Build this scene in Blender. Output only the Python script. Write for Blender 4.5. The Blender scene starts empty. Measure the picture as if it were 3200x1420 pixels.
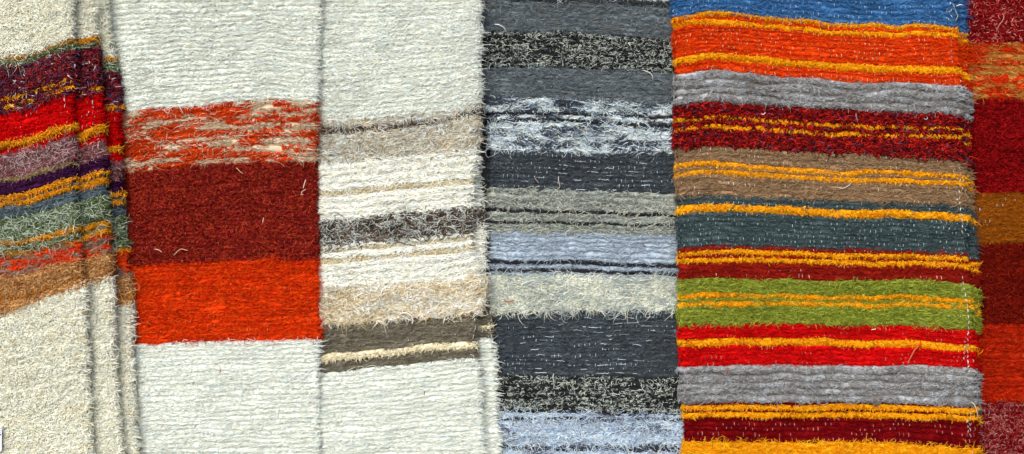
import bpy, math
import numpy as np

# ------------------------------------------------------------------ units
# Rugs are laid out on the hanging plane in "units" of S metres, x to the
# right, y downwards, z towards the viewer; W() turns that into world metres.
S = 0.000625
DIST = 4800.0            # viewing distance in units (3.0 m)
RNG = np.random.default_rng(11)
QUALITY = 1.0            # multiplies how many yarn ends are built

scene = bpy.context.scene
COL = scene.collection


def srgb(r, g, b):
    c = np.array([r, g, b], float) / 255.0
    return np.where(c <= 0.04045, c / 12.92, ((c + 0.055) / 1.055) ** 2.4)


# ------------------------------------------------------------------ noise
def _hash(i, j, seed):
    i = i.astype(np.int64); j = j.astype(np.int64)
    n = (i * 374761393 + j * 668265263 + seed * 2147483647) & 0xFFFFFFFF
    n = ((n ^ (n >> 13)) * 1274126177) & 0xFFFFFFFF
    n = ((n ^ (n >> 16)) * 2246822519) & 0xFFFFFFFF
    return ((n ^ (n >> 15)) & 0xFFFFFF) / float(0xFFFFFF)


def vnoise(x, y, seed=0):
    x = np.asarray(x, float); y = np.asarray(y, float)
    x, y = np.broadcast_arrays(x, y)
    i = np.floor(x); j = np.floor(y)
    fx = x - i; fy = y - j
    fx = fx * fx * (3 - 2 * fx); fy = fy * fy * (3 - 2 * fy)
    a = _hash(i, j, seed); b = _hash(i + 1, j, seed)
    c = _hash(i, j + 1, seed); d = _hash(i + 1, j + 1, seed)
    return (a * (1 - fx) + b * fx) * (1 - fy) + (c * (1 - fx) + d * fx) * fy


def sn(x, y, seed=0):
    return 2 * vnoise(x, y, seed) - 1


# ------------------------------------------------------------------ materials
def yarn_material(name, rough=0.95, sheen=0.15):
    m = bpy.data.materials.new(name)
    m.use_nodes = True
    nt = m.node_tree
    p = nt.nodes['Principled BSDF']
    p.inputs['Roughness'].default_value = rough
    p.inputs['Specular IOR Level'].default_value = 0.03
    p.inputs['Sheen Weight'].default_value = 0.0
    p.inputs['Sheen Roughness'].default_value = 0.6
    at = nt.nodes.new('ShaderNodeAttribute'); at.attribute_name = 'yarn_dye'
    p.inputs['Sheen Tint'].default_value = (1, 1, 1, 1)
    no = nt.nodes.new('ShaderNodeTexNoise')
    no.inputs['Scale'].default_value = 900.0
    no.inputs['Detail'].default_value = 3.0
    tc = nt.nodes.new('ShaderNodeTexCoord')
    nt.links.new(tc.outputs['Object'], no.inputs['Vector'])
    mr = nt.nodes.new('ShaderNodeMapRange')
    mr.inputs['From Min'].default_value = 0.25; mr.inputs['From Max'].default_value = 0.75
    mr.inputs['To Min'].default_value = 0.86; mr.inputs['To Max'].default_value = 1.12
    nt.links.new(no.outputs['Fac'], mr.inputs['Value'])
    mx = nt.nodes.new('ShaderNodeVectorMath'); mx.operation = 'SCALE'
    nt.links.new(at.outputs['Color'], mx.inputs[0])
    nt.links.new(mr.outputs['Result'], mx.inputs['Scale'])
    nt.links.new(mx.outputs['Vector'], p.inputs['Base Color'])
    return m


YARN = yarn_material('dyed_yarn')


def plain_material(name, col, rough=0.6, noise=0.1, scale=60):
    m = bpy.data.materials.new(name)
    m.use_nodes = True
    nt = m.node_tree
    p = nt.nodes['Principled BSDF']
    p.inputs['Roughness'].default_value = rough
    no = nt.nodes.new('ShaderNodeTexNoise'); no.inputs['Scale'].default_value = scale
    no.inputs['Detail'].default_value = 5
    cr = nt.nodes.new('ShaderNodeValToRGB')
    c = np.array(col)
    cr.color_ramp.elements[0].color = (*(c * (1 - noise)), 1)
    cr.color_ramp.elements[1].color = (*(np.minimum(c * (1 + noise), 1)), 1)
    tc = nt.nodes.new('ShaderNodeTexCoord')
    nt.links.new(tc.outputs['Object'], no.inputs['Vector'])
    nt.links.new(no.outputs['Fac'], cr.inputs['Fac'])
    nt.links.new(cr.outputs['Color'], p.inputs['Base Color'])
    return m


# ------------------------------------------------------------------ yarn styles
STYLES = {}


def fib(den, ln, w, lift, curl, spread, down=0.0, cols=None, taper=0.5, stand=0.0):
    return dict(den=den, ln=ln, w=w, lift=lift, curl=curl, spread=spread, down=down, cols=cols, taper=taper, stand=stand)


def style(name, cols, base=None, pitch=14, amp=5.0, fibres=(), tick=0.0, tickc=(235, 230, 225), patch=None,
          wp=8.0, jit=0.11, tick_run=60, vary=.18, bead=0.35, dash=0.0,
          even=None, squash=None, lnk=.9, liftk=None, ampk=1.0):
    """cols: [(weight, (r,g,b)), ...]; patch: (second colour list, run length, share)"""
    shag = any(w in name for w in ('shag', 'mix', 'sage', 'plum', 'leafy', 'camel', 'chalk', 'sky', 'mauve', 'green', 'wine', 'rust', 'dark_red', 'gold', 'mustard', 'yellow'))
    even = (.8 if shag else .45) if even is None else even
    squash = (.8 if shag else .62) if squash is None else squash
    liftk = (.75 if shag else .55) if liftk is None else liftk
    amp = amp * ampk * (.95 if name.startswith(('cream_', 'white')) and name != 'cream_yellow_line' else 1)
    STYLES[name] = dict(even=even, squash=squash, lnk=lnk, liftk=liftk, cols=cols, base=base, pitch=pitch, amp=amp, fibres=list(fibres), tick=tick, tickc=tickc,
                        patch=patch, wp=wp, jit=jit, tick_run=tick_run, vary=vary, bead=bead, dash=dash)


def one(*c):
    return [(1.0, c)]


# --- creams
CREAM = [(4, (235, 236, 222)), (2, (230, 235, 226)), (1.2, (238, 236, 218)), (.2, (222, 216, 192))]
CREAM2 = [(4, (230, 235, 228)), (3, (225, 234, 230)), (1.2, (235, 236, 223)), (.15, (216, 216, 202))]
style('cream_shag', CREAM, jit=.05, pitch=15, amp=5, fibres=[
    fib(60, (14, 30), (3.4, 4.8), 6, 3.4, 1.1), fib(12, (28, 50), (2.6, 3.4), 9, 3.4, 1.4)], vary=.10, patch=([(2, (230, 227, 204)), (1, (224, 218, 188))], 60, .10))
style('cream_rib', CREAM2, jit=.05, pitch=15, amp=5.5, fibres=[
    fib(48, (12, 26), (3.0, 4.2), 4.5, 2.2, .6), fib(12, (26, 56), (2.4, 3.2), 9, 3.0, 1.1)], vary=.08, even=.72, squash=.55, patch=([(2, (219, 230, 231)), (1.4, (232, 232, 216))], 90, .18))
style('cream_rib_dense', CREAM2, jit=.05, pitch=15, amp=6, fibres=[
    fib(48, (14, 28), (3.0, 4.2), 5, 2.4, .7), fib(14, (28, 60), (2.4, 3.2), 10, 3.0, 1.2)], vary=.08, even=.75, squash=.62, patch=([(2, (219, 230, 231)), (1.4, (232, 232, 216))], 90, .18))
WHITE = [(4, (238, 240, 230)), (2, (228, 235, 235)), (1.5, (240, 237, 220))]
style('white_shag', WHITE, pitch=19, amp=8, fibres=[
    fib(48, (16, 36), (3.4, 5.0), 6, 1.8, .8, down=.3), fib(8, (34, 60), (2.6, 3.4), 10, 2.6, 1.2)], vary=.08, liftk=.5, squash=.6, jit=.06)
style('tan_line', [(2, (208, 196, 160)), (1, (196, 178, 138)), (1, (226, 220, 198))], pitch=13, amp=5, fibres=[
    fib(50, (12, 26), (3.2, 4.6), 4, 2.4, .8)])
style('beige_shag', jit=.08, liftk=.55, cols=[(3, (222, 216, 196)), (2, (190, 176, 148)), (1.4, (216, 226, 224)), (1, (168, 158, 138))], pitch=16, amp=6, fibres=[
    fib(52, (18, 42), (3.0, 4.6), 7, 2.0, .9), fib(14, (34, 64), (2.4, 3.2), 11, 2.8, 1.3)],
    patch=([(2, (214, 222, 222)), (2, (196, 190, 172)), (.8, (150, 140, 124))], 120, .45))
style('brown_line', [(3, (70, 58, 50)), (1, (104, 90, 78)), (.5, (170, 158, 142))], pitch=12, amp=7, fibres=[
    fib(52, (14, 34), (3, 4.4), 5, 1.6, .5)])
style('brown_mix', [(3, (80, 68, 58)), (2.6, (62, 54, 48)), (1.5, (196, 202, 198)), (1, (136, 126, 112))],
      base=one(120, 110, 100), pitch=17, amp=6, fibres=[
    fib(52, (16, 40), (3.0, 4.8), 7, 2.6, 1.0), fib(14, (34, 60), (2.4, 3.4), 11, 3, 1.4, cols=[(2, (206, 214, 210)), (1.2, (80, 66, 56))])],
    patch=([(1.4, (190, 196, 194)), (2, (112, 104, 96)), (1, (120, 94, 68))], 70, .38))
style('tan_mix', jit=.08, liftk=.55, cols=[(3, (214, 200, 164)), (2, (198, 180, 140)), (2, (236, 232, 216))], pitch=18, amp=7, fibres=[
    fib(46, (18, 46), (3.2, 5.0), 7, 2.2, 1.0), fib(13, (36, 74), (2.4, 3.4), 13, 2.8, 1.4, cols=[(2, (240, 238, 226)), (1, (206, 188, 148))])],
    patch=([(3, (232, 234, 230)), (1, (214, 204, 180))], 130, .38))
style('olive_brown', [(3, (120, 115, 100)), (2, (102, 98, 85)), (1, (142, 136, 120))], pitch=14, amp=5, fibres=[
    fib(38, (14, 34), (2.8, 4.0), 4, 1.6, .8), fib(9, (26, 44), (2.4, 3.2), 9, 2, 1.4)], tick=.06, tickc=(210, 206, 196))
style('cream_yellow_line', [(3, (236, 228, 200)), (1, (222, 208, 168))], pitch=26, amp=8, fibres=[
    fib(70, (10, 20), (3.4, 5), 6, 4, 3)])
# --- orange rug
TAUPE = [(3, (196, 178, 150)), (2, (178, 160, 134)), (1, (212, 200, 178))]
ORANGE_D = [(3, (192, 60, 18)), (2, (174, 46, 12)), (1, (208, 82, 28))]
style('ikat', ORANGE_D, pitch=17, amp=6, fibres=[fib(34, (16, 34), (2.8, 4.2), 4, 1.4, .5), fib(7, (28, 60), (2.2, 3.2), 11, 2.2, 1.1)],
      patch=(TAUPE, 130, .46), tick=.45, tickc=(222, 190, 160))
style('dark_red', [(3, (140, 36, 24)), (2.4, (96, 18, 18)), (1.6, (172, 64, 38)), (.5, (144, 26, 46))], jit=.2, pitch=12, amp=5, fibres=[
    fib(62, (10, 22), (3, 4.6), 5, 3.4, 2), fib(3, (24, 40), (2, 2.8), 8, 3, 3)], tick=.2, tickc=(206, 110, 110), tick_run=26)
style('orange_red', [(3, (214, 58, 12)), (2, (190, 40, 8)), (1.3, (228, 84, 20))], jit=.18, pitch=14, amp=5, fibres=[
    fib(44, (16, 34), (2.6, 4.0), 5, 2.0, .9), fib(14, (28, 56), (1.9, 2.8), 10, 2.6, 1.8)], tick=.10, tickc=(240, 150, 90), vary=.22)
# --- grey rug
CHAR = [(3, (70, 79, 87)), (2, (56, 64, 72)), (1, (94, 103, 110)), (.5, (80, 79, 78))]
MIDG = [(3, (106, 117, 124)), (2, (88, 98, 106)), (1, (130, 142, 148)), (.3, (128, 120, 108))]
style('mid_grey', MIDG, pitch=15, amp=5, fibres=[fib(46, (16, 38), (2.8, 4.4), 5, 2.0, .8), fib(10, (30, 60), (2.4, 3.4), 10, 2.8, 1.5)],
      tick=.06, tickc=(160, 176, 186), vary=.25)
style('dark_grey', [(3, (70, 72, 76)), (1, (50, 52, 56))], pitch=13, amp=5, fibres=[fib(50, (14, 30), (3, 4.4), 5, 2.2, .8)])
style('black_white', [(4, (34, 35, 36)), (2, (48, 50, 50))], base=one(40, 41, 42), pitch=15, amp=5.5, fibres=[
    fib(34, (14, 32), (2.8, 4.2), 5, 2.2, .9, cols=[(1, (34, 35, 36)), (.6, (60, 62, 62))]),
    fib(24, (10, 26), (2.2, 3.4), 5.5, 3.0, 1.0, cols=[(3, (214, 222, 210)), (2, (180, 194, 190)), (1.6, (124, 134, 134))])],
    tick=.42, tickc=(206, 216, 212), tick_run=70, wp=8)
ICE = [(3, (214, 228, 234)), (2, (190, 208, 224)), (1.2, (234, 238, 226)), (.5, (120, 134, 150))]
style('ice_white', ICE, pitch=16, amp=5.5, fibres=[fib(36, (18, 42), (2.8, 4.4), 6, 1.7, .7),
      fib(11, (34, 66), (2.4, 3.4), 11, 2.4, 1.3)], patch=([(3, (66, 74, 86)), (1, (140, 156, 170))], 70, .40), tick=.35, tickc=(226, 234, 236), wp=8)
style('dark_line', [(3, (46, 47, 52)), (1, (62, 63, 68))], squash=.5, pitch=13, amp=8, fibres=[fib(52, (12, 26), (3, 4.4), 4.5, 2, .7)])
style('charcoal', CHAR, pitch=15, amp=5, fibres=[fib(40, (14, 34), (2.8, 4.2), 4, 1.8, .8), fib(9, (30, 56), (2.4, 3.2), 9, 2.4, 1.5)],
      tick=.42, tickc=(190, 206, 218), tick_run=80, dash=.5)
style('grey_green', squash=.62, lnk=.8, cols=[(3, (158, 166, 160)), (2, (138, 146, 140)), (2, (182, 192, 188)), (.5, (118, 120, 118))], pitch=15, amp=5.5, fibres=[
    fib(56, (12, 26), (3, 4.6), 5.5, 2.8, 1.2), fib(6, (34, 56), (2.2, 3.0), 11, 2.4, 1.3, cols=[(1, (206, 206, 190))])], tick=.05)
style('lavender', [(3, (166, 182, 198)), (2, (152, 168, 184)), (1, (186, 198, 210))], pitch=15, amp=5.5, fibres=[
    fib(34, (12, 28), (3, 4.4), 4, 1.6, .6), fib(7, (28, 56), (2.4, 3.2), 10, 3.2, 1.8)], tick=.14, tickc=(206, 212, 224))
style('chalk', [(3, (228, 232, 216)), (2, (202, 213, 210)), (1.5, (236, 234, 214)), (.6, (160, 171, 170))], pitch=16, amp=6, fibres=[
    fib(48, (18, 46), (2.8, 4.4), 7, 2.2, .9), fib(13, (40, 80), (2.4, 3.4), 12, 3, 1.4)], patch=([(2, (178, 190, 190)), (1, (210, 214, 200))], 110, .35))
style('sky_white', [(3, (188, 210, 234)), (2, (206, 222, 238)), (1.5, (224, 232, 234)), (.7, (136, 156, 178))], pitch=16, amp=5.5, fibres=[
    fib(52, (16, 42), (2.6, 4.0), 7, 2.6, 1.0), fib(14, (34, 64), (2.2, 3.0), 11, 3, 1.5)], patch=([(2, (90, 98, 112)), (2, (170, 186, 210))], 110, .22))
# --- multicolour rug
GOLD = [(3, (240, 168, 18)), (2, (228, 146, 12)), (1.2, (248, 188, 40)), (.3, (200, 116, 8))]
style('gold', GOLD, even=1, squash=1, liftk=.8, pitch=18, amp=4, fibres=[fib(110, (8, 15), (3.4, 5.2), 5, 5, 3.0)], vary=.12)
style('gold_fringe', GOLD, pitch=17, amp=6, fibres=[fib(50, (16, 40), (2.8, 4.2), 6, 2.4, .7), fib(10, (30, 54), (2.2, 3), 9, 2.4, 1)], vary=.12)
style('blue', [(3, (62, 112, 166)), (2, (48, 96, 150)), (1, (84, 132, 180))], pitch=15, amp=5, fibres=[
    fib(36, (16, 36), (2.6, 4), 4, 1.6, .7), fib(8, (30, 54), (2.2, 3.0), 9, 2.4, 1.3)], tick=.7, tickc=(170, 196, 222), vary=.22)
style('orange', [(3, (220, 66, 14)), (2, (194, 46, 8)), (1, (232, 90, 26))], jit=.16, pitch=14, amp=5, fibres=[
    fib(38, (14, 32), (2.6, 4.0), 4, 1.7, .7), fib(7, (26, 50), (2, 2.8), 8, 2.4, 1.3)], tick=.5, tickc=(244, 180, 140))
style('rope_grey', squash=.6, even=.6, ampk=1.35, patch=([(2, (176, 184, 192)), (1, (150, 142, 134))], 60, .3), cols=[(3, (146, 146, 146)), (2, (128, 126, 124)), (1.6, (170, 176, 182)), (.5, (130, 118, 106))], pitch=23, amp=9, fibres=[
    fib(62, (12, 28), (2.4, 3.6), 5, 3.0, 1.4), fib(7, (26, 46), (2, 2.8), 9, 3, 1.8)], tick=.5, tickc=(196, 200, 206), wp=12)
style('leafy_maroon', [(4, (122, 16, 16)), (2.4, (82, 14, 18)), (1.8, (172, 36, 26)), (.5, (90, 64, 88)), (.8, (58, 24, 30))], base=one(86, 16, 26), pitch=15, amp=5, fibres=[
    fib(44, (14, 26), (5.5, 9), 7, 1.2, 1.5, taper=.25), fib(7, (20, 36), (2.4, 3.4), 9, 2, 2)], tick=.05, tickc=(180, 170, 190))
style('gold_thin', GOLD, even=1, squash=1, liftk=.7, pitch=18, amp=4, fibres=[fib(110, (8, 14), (3.2, 4.8), 5, 5, 3.0)], vary=.12)
style('tan_brown', [(3, (150, 122, 92)), (2, (132, 106, 80)), (1, (166, 140, 110))], pitch=15, amp=5.5, fibres=[
    fib(42, (14, 34), (2.8, 4.2), 5, 2.4, 1), fib(9, (26, 50), (2.4, 3.2), 10, 3, 1.6)], tick=.4, tickc=(220, 206, 186))
style('slate', [(3, (70, 86, 90)), (2, (56, 72, 76)), (1, (88, 104, 108))], pitch=14, amp=5, fibres=[
    fib(34, (14, 36), (2.6, 4), 4, 1.8, .8), fib(9, (30, 58), (2.2, 3.2), 9, 2.2, 1.3)], tick=.68, tickc=(168, 190, 194))
style('brick', [(3, (142, 28, 18)), (2, (120, 22, 18)), (1, (164, 40, 24))], pitch=14, amp=5, fibres=[
    fib(40, (14, 34), (2.6, 4.2), 5, 1.8, 1), fib(8, (24, 44), (2.2, 3), 9, 2.2, 1.5)], tick=.35, tickc=(216, 180, 170))
style('green', squash=.6, lnk=.8, cols=[(3, (140, 152, 54)), (2, (114, 128, 42)), (1.5, (166, 176, 74))], jit=.16, pitch=15, amp=5.5, fibres=[
    fib(46, (16, 38), (2.6, 4), 6, 2.8, 1.2), fib(12, (28, 52), (2.2, 3.0), 10, 3.0, 1.6)], tick=.08, tickc=(206, 214, 150))
style('red', [(3, (200, 12, 14)), (2, (176, 8, 12)), (1, (214, 26, 20))], jit=.16, pitch=16, amp=6, fibres=[
    fib(40, (14, 32), (2.6, 4), 5, 2.0, 1), fib(7, (26, 44), (2, 2.8), 9, 2.8, 1.6)], tick=.22, tickc=(220, 130, 124), vary=.22)
style('deep_red', [(3, (112, 8, 14)), (2, (92, 6, 12)), (1, (134, 12, 16))], pitch=16, amp=5, fibres=[
    fib(34, (12, 28), (2.6, 4), 4, 1.8, 1), fib(5, (24, 44), (2, 2.8), 8, 2.2, 1.5)], tick=.6, tickc=(190, 140, 130), wp=8)
# --- folded rug
style('mustard', even=1, squash=1, liftk=1, cols=[(3, (218, 148, 26)), (2, (200, 128, 20)), (1, (232, 170, 50))], pitch=19, amp=8, fibres=[fib(85, (10, 20), (3.4, 5), 6, 4, 3.0)], vary=.14)
style('mustard_dull', [(3, (190, 126, 34)), (2, (170, 108, 30)), (1, (204, 148, 60))], pitch=17, amp=6, fibres=[fib(70, (12, 24), (3.2, 4.6), 6, 3.4, 2.0)])
style('sage', [(3, (108, 122, 84)), (2.4, (78, 94, 64)), (1.8, (174, 188, 164)), (.8, (62, 74, 56))], base=one(94, 108, 76), pitch=17, amp=6, fibres=[
    fib(46, (16, 38), (3, 4.6), 7, 2.6, 1.3), fib(15, (30, 60), (2.4, 3.2), 12, 3, 1.8, cols=[(2, (200, 212, 196)), (1, (112, 130, 92))])])
style('plum', [(3, (92, 30, 44)), (2, (70, 34, 54)), (2, (128, 30, 30)), (1.2, (90, 72, 96)), (.8, (150, 60, 40)), (.35, (190, 180, 180))], base=one(76, 30, 42), pitch=17, amp=6, fibres=[
    fib(42, (14, 28), (5, 8.5), 8, 1.2, 1.6, taper=.25), fib(9, (24, 44), (2.4, 3.4), 10, 2.4, 2)])
style('plum_gold', [(3, (92, 30, 44)), (2, (128, 30, 30)), (1.2, (90, 72, 96))], base=one(86, 34, 44), pitch=17, amp=6, fibres=[
    fib(52, (10, 20), (4, 6), 7, 3, 2)], patch=([(1, (220, 152, 28))], 60, .5))
style('crimson', [(3, (204, 10, 14)), (2, (182, 6, 12)), (1, (218, 22, 18))], pitch=17, amp=6, fibres=[
    fib(42, (14, 32), (2.8, 4.2), 5, 2.0, 1), fib(8, (24, 44), (2.2, 3), 10, 2.8, 1.8)], tick=.45, tickc=(240, 170, 160))
style('mauve', [(3, (142, 84, 86)), (2, (120, 66, 72)), (1.6, (168, 128, 132)), (.7, (190, 180, 178))], pitch=15, amp=5.5, fibres=[
    fib(48, (14, 32), (2.8, 4.2), 6, 3, 1.4), fib(12, (26, 50), (2.2, 3), 10, 3.2, 1.8, cols=[(2, (200, 186, 184)), (1, (130, 80, 84))])])
style('tan_thread', [(3, (150, 128, 92)), (1, (130, 110, 80))], pitch=18, amp=7, fibres=[fib(66, (12, 22), (3.2, 4.8), 6, 3, 1.5)])
style('purple', [(3, (66, 26, 66)), (2, (50, 20, 54)), (1, (82, 40, 80))], pitch=17, amp=6, fibres=[
    fib(48, (14, 30), (3, 4.8), 7, 2.4, 1.5)], tick=.05, tickc=(200, 190, 200))
style('slate_blue', [(3, (92, 108, 118)), (2, (76, 92, 102)), (1, (112, 128, 136))], pitch=16, amp=6, fibres=[
    fib(50, (14, 30), (3, 4.6), 6, 2.6, 1.2), fib(8, (26, 46), (2.2, 3), 9, 3, 1.6)])
style('orange_taupe', [(3, (218, 66, 20)), (2, (196, 50, 14))], pitch=16, amp=6, fibres=[
    fib(48, (14, 32), (3, 4.6), 6, 2.2, 1.2), fib(8, (26, 46), (2.2, 3), 10, 2.8, 1.8)], patch=([(2, (150, 128, 108)), (1, (128, 110, 96))], 90, .42))
style('camel', [(3, (194, 146, 92)), (2, (172, 122, 72)), (1.4, (214, 176, 126)), (.6, (150, 96, 52))], pitch=17, amp=7, fibres=[
    fib(52, (16, 36), (3.4, 5.2), 8, 2.8, 1.5), fib(13, (30, 56), (2.6, 3.6), 12, 3, 2)])
# --- dark red rug at the end
style('wine_speck', [(4, (140, 20, 24)), (2.4, (96, 12, 18)), (1, (190, 70, 66)), (.6, (206, 140, 130))], base=one(120, 14, 22), pitch=16, amp=5, fibres=[
    fib(50, (12, 28), (3, 5), 6, 2.4, 1.3)], vary=.2)
style('ikat_ochre', [(3, (204, 52, 12)), (2, (180, 40, 10))], pitch=17, amp=6, fibres=[fib(34, (16, 34), (2.6, 4), 5, 1.5, .7), fib(10, (28, 60), (2.2, 3), 10, 2, 1)],
      patch=([(3, (176, 120, 50)), (1, (196, 146, 80))], 110, .46), tick=.15, tickc=(226, 150, 90))
style('wine', [(3, (140, 12, 16)), (2.4, (96, 8, 12)), (1, (168, 24, 26))], jit=.2, pitch=15, amp=5, fibres=[fib(56, (12, 26), (2.8, 4.4), 6, 2.8, 1.4)], vary=.22)
style('ochre', [(3, (148, 82, 16)), (2, (126, 66, 12)), (1, (164, 98, 28))], pitch=15, amp=5, fibres=[
    fib(50, (14, 34), (2.6, 4), 6, 2.4, 1.4), fib(10, (26, 44), (2, 3), 9, 2.6, 2)], tick=.03)
style('rust_dark', [(3, (112, 20, 10)), (2, (86, 14, 10)), (1, (134, 36, 14))], pitch=15, amp=5, fibres=[fib(56, (12, 26), (3, 4.6), 6, 2.8, 1.6)], vary=.22)
style('ember', [(3, (176, 36, 10)), (2.2, (140, 22, 8)), (1, (194, 56, 14))], jit=.18, pitch=15, amp=4, fibres=[
    fib(46, (14, 30), (2.4, 3.6), 4.5, 2.2, 1.2), fib(10, (24, 44), (1.8, 2.6), 8, 2.6, 1.8)], tick=.06, tickc=(226, 110, 50))
style('wine_heather', [(3, (132, 20, 24)), (2, (104, 14, 20)), (1.5, (164, 88, 86)), (.9, (176, 130, 124))], base=one(110, 18, 22), pitch=16, amp=5, fibres=[
    fib(54, (12, 28), (3, 4.8), 6, 2.8, 1.6)])


def pick(cols, n):
    w = np.array([c[0] for c in cols], float)
    lin = np.array([srgb(*c[1]) for c in cols])
    return lin[RNG.choice(len(cols), n, p=w / w.sum())]


def mean_col(cols):
    w = np.array([c[0] for c in cols], float)[:, None]
    lin = np.array([srgb(*c[1]) for c in cols])
    return (lin * w).sum(0) / w.sum()


# ------------------------------------------------------------------ mesh building
class Builder:
    def __init__(self):
        self.v = []; self.q = []; self.c = []; self.n = 0

    def add(self, v, q, c):
        self.v.append(v.astype(np.float32)); self.q.append((q + self.n).astype(np.int32)); self.c.append(c.astype(np.float32))
        self.n += len(v)

    def mesh(self, name, to_world):
        v = to_world(np.concatenate(self.v)).astype(np.float32)
        q = np.concatenate(self.q); c = np.concatenate(self.c)
        me = bpy.data.meshes.new(name)
        me.vertices.add(len(v)); me.vertices.foreach_set('co', v.ravel())
        me.loops.add(q.size); me.loops.foreach_set('vertex_index', q.ravel())
        me.polygons.add(len(q))
        me.polygons.foreach_set('loop_start', np.arange(0, q.size, 4, dtype=np.int32))
        me.polygons.foreach_set('use_smooth', np.ones(len(q), bool))
        at = me.attributes.new('yarn_dye', 'FLOAT_COLOR', 'POINT')
        at.data.foreach_set('color', np.concatenate([c, np.ones((len(c), 1), np.float32)], 1).ravel())
        me.materials.append(YARN)
        me.update(calc_edges=True)
        return me


def tubes(paths, side, nrm, rad, colr):
    """paths n,k,3; side/nrm n,k,3; rad n,k; colr n,k,3 -> three-sided yarn tubes"""
    n, k, _ = paths.shape
    ang = np.radians([90, 210, 330])
    ring = paths[:, :, None, :] + rad[:, :, None, None] * (np.cos(ang)[None, None, :, None] * side[:, :, None, :] + np.sin(ang)[None, None, :, None] * nrm[:, :, None, :])
    v = ring.reshape(-1, 3)
    c = np.repeat(colr[:, :, None, :], 3, axis=2).reshape(-1, 3)
    base = (np.arange(n) * k * 3)[:, None, None]
    kk = (np.arange(k - 1) * 3)[None, :, None]
    j = np.arange(3)[None, None, :]; j2 = (j + 1) % 3
    a = base + kk + j; b = base + kk + j2
    q = np.stack([a, b, b + 3, a + 3], -1).reshape(-1, 4)
    return v, q, c


def curve_fn(pts):
    p = np.array(sorted(pts), float)
    xs, ys = p[:, 0], p[:, 1]
    fine = np.arange(xs[0] - 400, xs[-1] + 401, 4.0)
    val = np.interp(fine, xs, ys)
    sl0 = (ys[1] - ys[0]) / (xs[1] - xs[0]) if len(xs) > 1 else 0
    sl1 = (ys[-1] - ys[-2]) / (xs[-1] - xs[-2]) if len(xs) > 1 else 0
    val = np.where(fine < xs[0], ys[0] + sl0 * .6 * (fine - xs[0]), val)
    val = np.where(fine > xs[-1], ys[-1] + sl1 * .6 * (fine - xs[-1]), val)
    g = np.exp(-0.5 * (np.arange(-9, 10) / 3.5) ** 2); g /= g.sum()
    pad = np.pad(val, 9, mode='edge')
    sm = np.convolve(pad, g, 'valid')
    return lambda x: np.interp(x, fine, sm)


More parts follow.
